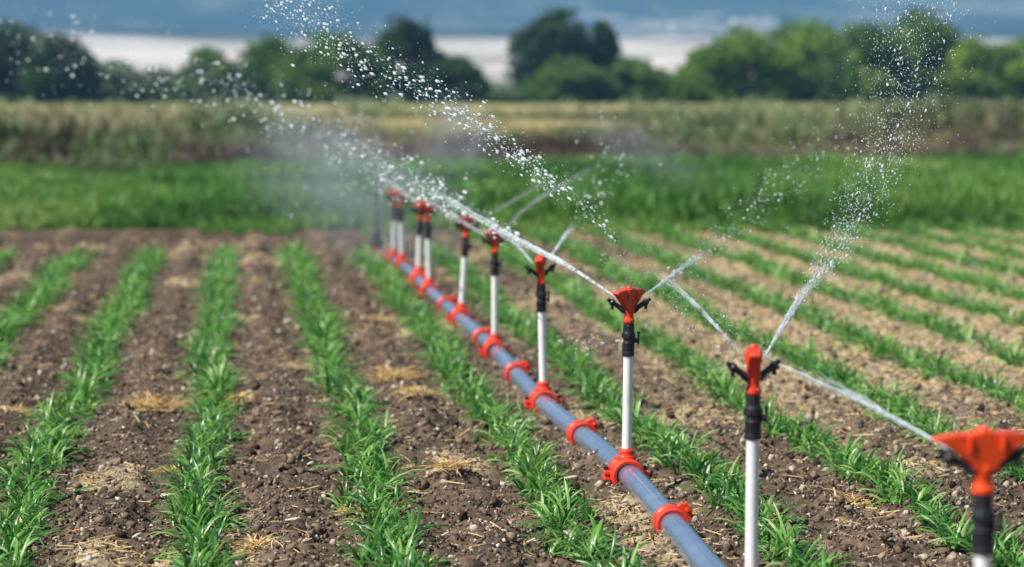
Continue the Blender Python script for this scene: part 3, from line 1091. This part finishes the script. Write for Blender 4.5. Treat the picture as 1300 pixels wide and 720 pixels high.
# ------------------------------------------------------------------ the water
def jet(label, pts, stream_to, n_drops, spread, size, drop_from=0.15, r0=0.006, r1=0.02, fine=0, fine_spread=None, dim=1.0):
    """pts: (u, v, distance) along one jet; a stream that breaks up into drops"""
    ctrl = [atY(*p) for p in pts]
    at_t = lambda t: catmull(ctrl, t * (len(ctrl) - 1))
    root = empty('water_jet', ctrl[0], label, 'water jet', 'water jets from the sprinklers')
    o0 = ctrl[0]
    # the solid stream: a bundle of strands that part from each other
    if stream_to > 0:
        mb = MB()
        fade = []
        for s in range(9):
            k = 30
            e0 = random.uniform(0.62, 1.0)
            ph, am = random.random() * 6.28, random.uniform(0.3, 1.0)
            ps_, rs = [], []
            for i in range(k + 1):
                t = stream_to * e0 * i / k
                e = (i / k)
                fade += [dim * max(0.0, 1 - e ** 2.6 * 0.95)] * 8
                q = at_t(t) - o0
                q = q + Vector((math.cos(ph + 2 * e), 0.5 * math.sin(ph), math.sin(ph + 2 * e))) * r1 * am * e * 0.7 + Vector([random.gauss(0, 1) for _ in range(3)]) * r1 * 0.12 * e
                ps_.append(q)
                rs.append((r0 * 0.8 + (r1 * 0.24 - r0 * 0.8) * e) * random.uniform(0.75, 1.15) * (0.75 if s else 1.0) * (1 - 0.7 * max(0, e - 0.75) / 0.25))
            mb.tube(ps_, rs, 8)
        st_o = mb.build('stream', M['stream'], root)
        st_o.data.attributes.new('fade', 'FLOAT', 'POINT').data.foreach_set('value', np.array(fade, dtype=np.float32))
    # drops
    def drops(n_, sp, sz, t0, name, bias=1.0):
        t = t0 + (1 - t0) * rng.random(n_) ** bias
        t = np.where((t < t0 + 0.1) & (rng.random(n_) < 0.6), t0 + 0.1 + (0.9 - t0) * rng.random(n_), t)
        c_ = np.array([at_t(x)[:] for x in t]) - np.array(o0[:])
        tg = np.array([(at_t(min(x + 0.02, 1)) - at_t(max(x - 0.02, 0))).normalized()[:] for x in t])
        wdt = sp[0] + (sp[1] - sp[0]) * ((t - t0 * 0.8) / (1 - t0 * 0.8)).clip(0, 1) ** 1.1
        off = rng.normal(0, 0.5, (n_, 3)) * wdt[:, None] * np.array([1, 1.2, 1])
        off -= tg * (off * tg).sum(1, keepdims=True) * 0.4
        S_ = (sz[0] + (sz[1] - sz[0]) * rng.random(n_) ** 3.2)
        # stretch along the path a little
        st_ = 1 + 2.6 * rng.random(n_) ** 1.6
        a3 = np.cross(tg, np.array([0.3, 0.9, 0.2]))
        a3 /= np.linalg.norm(a3, axis=1, keepdims=True)
        b3 = np.cross(tg, a3)
        R = np.stack([tg * st_[:, None], a3, b3], -1)
        V_, F_, T_ = scatter([(iv, if_)], None, c_ + off, S_, R, np.zeros(n_))
        o = put(name, np_mesh(name, V_, F_, M['drop'], T_), root)
        o['kind'] = 'stuff'
    if n_drops:
        drops(n_drops, spread, size, drop_from, 'droplets')
    if fine:
        drops(fine, fine_spread, (0.0007, 0.0019), drop_from, 'spray')
    return root


jets = [
    # second sprinkler: long arc to the upper left
    dict(label='sharp water arc rising up and to the left from the edge-on second sprinkler',
         pts=[(938, 447, 7.62), (882, 385, 7.7), (820, 334, 7.8), (738, 262, 8.0), (650, 192, 8.3), (560, 126, 8.6), (455, 72, 9.0), (392, 25, 9.3), (362, 5, 9.5)],
         stream_to=0.26, n_drops=1000, spread=(0.012, 0.12), size=(0.0010, 0.0060), drop_from=0.31, r0=0.005, r1=0.016, fine=1800, fine_spread=(0.02, 0.17)),
    # second sprinkler: to the upper right, breaking up over the trees
    dict(label='spreading water jet rising up and to the right from the edge-on second sprinkler',
         pts=[(972, 452, 7.62), (1015, 380, 7.7), (1066, 310, 7.8), (1102, 240, 8.0), (1134, 165, 8.2), (1150, 90, 8.4), (1158, 10, 8.6), (1160, -40, 8.7)],
         stream_to=0.26, n_drops=340, spread=(0.02, 0.18), size=(0.0012, 0.0042), drop_from=0.10, r0=0.005, r1=0.026, fine=4200, fine_spread=(0.006, 0.26)),
    # third sprinkler: the thick one to the left with large soft drops
    dict(label='thick droplet stream sweeping up and left from the third sprinkler over the red heads',
         pts=[(783, 378, 9.9), (716, 334, 10.2), (640, 296, 10.8), (560, 250, 11.4), (500, 222, 12.2), (430, 182, 13.2), (340, 138, 14.2), (240, 98, 15.2), (130, 72, 16.4), (20, 40, 17.4)],
         stream_to=0.40, n_drops=740, spread=(0.012, 0.33), size=(0.0026, 0.0105), drop_from=0.20, r0=0.005, r1=0.03, fine=9000, fine_spread=(0.02, 0.26)),
    dict(dim=0.85, label='white water jet rising to the right from the third sprinkler',
         pts=[(822, 373, 9.9), (862, 345, 10.2), (922, 297, 10.7), (985, 240, 11.4), (1025, 200, 11.9), (1052, 172, 12.3)],
         stream_to=0.38, n_drops=300, spread=(0.02, 0.20), size=(0.0014, 0.0054), drop_from=0.12, r0=0.005, r1=0.024, fine=900, fine_spread=(0.01, 0.24)),
    # nearest sprinkler
    dict(label='pale blurred water jet crossing the rows from the nearest sprinkler to the left',
         pts=[(1221, 579, 5.75), (1150, 540, 6.1), (1070, 497, 6.7), (985, 455, 7.4), (900, 405, 8.3), (820, 350, 9.6), (760, 315, 10.8)],
         stream_to=0.6, n_drops=60, spread=(0.01, 0.10), size=(0.001, 0.004), drop_from=0.5, r0=0.004, r1=0.030, fine=700, fine_spread=(0.01, 0.2)),
    dict(label='pink tinted blurred water jet leaving the frame right of the nearest sprinkler',
         pts=[(1278, 577, 5.75), (1300, 556, 5.7), (1345, 520, 5.6), (1400, 490, 5.5)],
         stream_to=1.0, n_drops=60, spread=(0.01, 0.06), size=(0.001, 0.004), drop_from=0.3, r0=0.004, r1=0.022),
    # fourth
    dict(label='thin water jet running up and left from the fourth sprinkler',
         pts=[(677, 335, 12.0), (655, 310, 12.2), (630, 285, 12.6), (560, 235, 13.4), (480, 195, 14.4)],
         dim=0.7, stream_to=0.6, n_drops=120, spread=(0.01, 0.25), size=(0.002, 0.007), drop_from=0.3, r0=0.006, r1=0.022),
    dict(label='short water jet rising to the right from the fourth sprinkler',
         pts=[(697, 330, 12.0), (716, 302, 12.2), (736, 274, 12.5), (770, 220, 13.2), (782, 178, 13.8)],
         stream_to=0.55, n_drops=110, spread=(0.01, 0.26), size=(0.0025, 0.007), drop_from=0.45, r0=0.006, r1=0.024),
    # fifth and sixth
    dict(label='faint straight water jet rising to the right from the fifth sprinkler',
         pts=[(638, 296, 14.3), (662, 270, 14.6), (700, 244, 15.2), (760, 212, 16.2), (840, 184, 17.6), (880, 172, 18.2)],
         dim=0.34, stream_to=0.8, n_drops=90, spread=(0.02, 0.35), size=(0.002, 0.006), drop_from=0.5, r0=0.005, r1=0.032),
    dict(label='faint water jet rising up and left from the fifth sprinkler',
         pts=[(618, 300, 14.3), (570, 272, 14.8), (510, 240, 15.6), (440, 205, 16.6), (370, 180, 17.8)],
         dim=0.5, stream_to=0.55, n_drops=160, spread=(0.01, 0.5), size=(0.003, 0.009), drop_from=0.2, r0=0.006, r1=0.034),
    dict(label='faintest water jet rising to the right from the leaning sixth sprinkler',
         pts=[(602, 281, 16.3), (640, 262, 16.8), (690, 234, 17.6), (740, 212, 18.4)],
         dim=0.3, stream_to=0.9, n_drops=30, spread=(0.01, 0.2), size=(0.002, 0.006), drop_from=0.4, r0=0.005, r1=0.026),
    dict(label='water jet rising up and left from the blurred nearer pair sprinkler',
         pts=[(535, 263, 18.6), (500, 236, 19.0), (440, 205, 19.8), (360, 172, 20.8)],
         dim=0.5, stream_to=0.6, n_drops=110, spread=(0.02, 0.6), size=(0.004, 0.010), drop_from=0.2, r0=0.006, r1=0.04),
    # low scatter beside the third riser
    dict(label='low scatter of droplets hanging left of the third sprinkler riser',
         pts=[(700, 436, 10.6), (742, 432, 10.6), (786, 430, 10.6)],
         stream_to=0, n_drops=55, spread=(0.05, 0.05), size=(0.0015, 0.005), drop_from=0.0),
]
for j in jets:
    jet(**j)


# mist drifting off the far sprinklers: soft closed clouds
def mist(center, size, dens, label, seed):
    v, f_ = iv2, if2
    me = np_mesh('mist', v, f_, bpy.data.materials.new('mist'))
    m = me.materials[0]
    m.use_nodes = True
    n, l = m.node_tree.nodes, m.node_tree.links
    n.remove(n['Principled BSDF'])
    tc = n.new('ShaderNodeTexCoord')
    ln = n.new('ShaderNodeVectorMath')
    ln.operation = 'LENGTH'
    l.new(tc.outputs['Object'], ln.inputs[0])
    mr = n.new('ShaderNodeMapRange')
    mr.interpolation_type = 'SMOOTHERSTEP'
    mr.inputs[1].default_value, mr.inputs[2].default_value = 0.92, 0.05
    l.new(ln.outputs['Value'], mr.inputs[0])
    nz = n.new('ShaderNodeTexNoise')
    nz.inputs['Scale'].default_value = 2.2
    nz.inputs['Detail'].default_value = 4
    mp = n.new('ShaderNodeMapping')
    mp.inputs['Location'].default_value = (seed * 3.1, seed, 0)
    l.new(tc.outputs['Object'], mp.inputs[0])
    l.new(mp.outputs[0], nz.inputs['Vector'])
    m2 = n.new('ShaderNodeMapRange')
    m2.inputs[1].default_value, m2.inputs[2].default_value = 0.36, 0.68
    m2.inputs[4].default_value = dens
    l.new(nz.outputs['Fac'], m2.inputs[0])
    mu = n.new('ShaderNodeMath')
    mu.operation = 'MULTIPLY'
    l.new(mr.outputs[0], mu.inputs[0])
    l.new(m2.outputs[0], mu.inputs[1])
    pv = n.new('ShaderNodeVolumePrincipled')
    pv.inputs['Color'].default_value = (0.74, 0.89, 1.0, 1)
    pv.inputs['Anisotropy'].default_value = 0.1
    l.new(mu.outputs[0], pv.inputs['Density'])
    l.new(pv.outputs[0], n['Material Output'].inputs['Volume'])
    o = put('mist', me, None, center)
    o.scale = size
    o.rotation_euler = (0, math.radians(24), 0)
    tag(o, label, 'mist', kind='stuff')


mist(atY(445, 238, 21), (1.55, 2.5, 0.85), 0.5, 'bluish spray mist hanging around the farthest sprinklers', 1)
mist(atY(575, 178, 19), (0.55, 1.0, 0.50), 0.85, 'small pale puff of mist above the middle sprinklers', 2)
mist(atY(815, 190, 19), (0.85, 1.2, 0.30), 0.45, 'faint wisp of mist right of the middle sprinklers', 3)

# air between here and the hills
import bmesh
bm = bmesh.new()
bmesh.ops.create_cube(bm, size=1)
me = bpy.data.meshes.new('haze')
bm.to_mesh(me)
bm.free()
hz = put('haze', me, None, (200, 3900, 199))
hz.scale = (18000, 8200, 402)
m = bpy.data.materials.new('haze')
m.use_nodes = True
n, l = m.node_tree.nodes, m.node_tree.links
n.remove(n['Principled BSDF'])
pv = n.new('ShaderNodeVolumePrincipled')
pv.inputs['Color'].default_value = (0.27, 0.60, 1.0, 1)
pv.inputs['Density'].default_value = 0.00047
l.new(pv.outputs[0], n['Material Output'].inputs['Volume'])
me.materials.append(m)
tag(hz, 'thin bluish air haze toward the hills', 'haze', kind='stuff')


# ------------------------------------------------------------------ straw tufts and husks one can point at
def straw_clump(u, v, r, h, label, nst=70, tint0=0.5):
    p = at(u, v, 0.0)
    r, nst = r * 1.25, int(nst * 2.2)
    vs, fs, tn, off = [], [], [], 0
    for i in range(nst):
        az = random.uniform(0, 2 * PI)
        rr = r * random.random() ** 0.7
        vv_, ff = strap_leaf(random.uniform(0.5, 1.3) * r, random.uniform(0.005, 0.009), random.uniform(0, 2 * PI), math.radians(random.uniform(0, 34)), math.radians(random.uniform(10, 70)),
                             random.uniform(-1, 1), (rr * math.cos(az), rr * math.sin(az), random.uniform(0.0, h) * (1 - rr / r)), 4)
        vs.append(vv_)
        fs.append(ff + off)
        off += len(vv_)
        tn.append(np.full(len(vv_), np.clip(random.gauss(tint0, 0.22), 0, 1)))
    o = put('straw_clump', np_mesh('straw_clump', np.concatenate(vs), np.concatenate(fs), M['straw'], np.concatenate(tn)), None,
            (p.x, p.y, float(field_z(np.array(p.x), np.array(p.y))) + 0.004))
    tag(o, label, 'straw', 'straw tufts lying between the rows')


straw_clump(330, 695, 0.055, 0.04, 'bright yellow straw tuft at the bottom edge, just right of the upright row', 80, 0.62)
straw_clump(195, 523, 0.10, 0.04, 'wide flat tuft of straw left of the upright row', 90)
straw_clump(222, 600, 0.04, 0.02, 'thin loose straw wisps beside the upright row, below the wide flat tuft', 26)
straw_clump(502, 484, 0.10, 0.04, 'orange brown straw heap, the larger of two close together left of the pipe row', 100)
straw_clump(527, 512, 0.07, 0.03, 'small straw heap just below the orange brown one', 50)
straw_clump(572, 612, 0.06, 0.03, 'yellow straw tuft midway between the second and third rows left of the pipe', 50)
straw_clump(478, 412, 0.08, 0.03, 'small distant straw heap above the orange brown one', 50)
straw_clump(452, 655, 0.05, 0.03, 'straw wisps at the left foot of the second crop row left of the pipe', 36)
straw_clump(302, 512, 0.06, 0.03, 'tan straw scrap touching the right side of the upright row', 40)
straw_clump(1072, 634, 0.075, 0.03, 'tan straw tuft between the edge-on sprinkler and the nearest sprinkler', 70)
straw_clump(18, 528, 0.06, 0.03, 'orange straw scrap at the left edge between two rows', 50)
straw_clump(870, 640, 0.05, 0.03, 'straw scrap beside the nearest red coupling on the pipe', 40)


def husk(u, v, L, W, rz, label):
    p = at(u, v, 0.0)
    vs, fs = strap_leaf(L, W, rz, math.radians(14), math.radians(34), 0.8, (0, 0, 0), 6)
    vs = np.concatenate([vs, vs - (0, 0, 0.002)])
    fs = np.concatenate([fs, fs[:, ::-1] + len(vs) // 2])
    o = put('dry_husk', np_mesh('dry_husk', vs, fs, M['husk'], rng.uniform(0.3, 1, len(vs))), None, (p.x, p.y, float(field_z(np.array(p.x), np.array(p.y))) + 0.022))
    tag(o, label, 'dry husk', 'pale dry husks on the soil')


husk(716, 612, 0.055, 0.016, 0.1, 'long pale husk lying level between the crop row and the pipe')
husk(684, 592, 0.045, 0.016, 1.2, 'pale upright husk beside the crop row, just left of the long level husk')
husk(362, 672, 0.055, 0.014, -0.2, 'pale flat husk above the bright yellow straw tuft')
husk(558, 690, 0.07, 0.008, 0.7, 'thin slanting pale stalk near the bottom, between the two rows left of the pipe')
husk(168, 690, 0.06, 0.012, 0.9, 'pale forked husk near the bottom beside the upright row')
husk(390, 600, 0.05, 0.014, 0.8, 'dull pale husk right of the upright row, above the others')
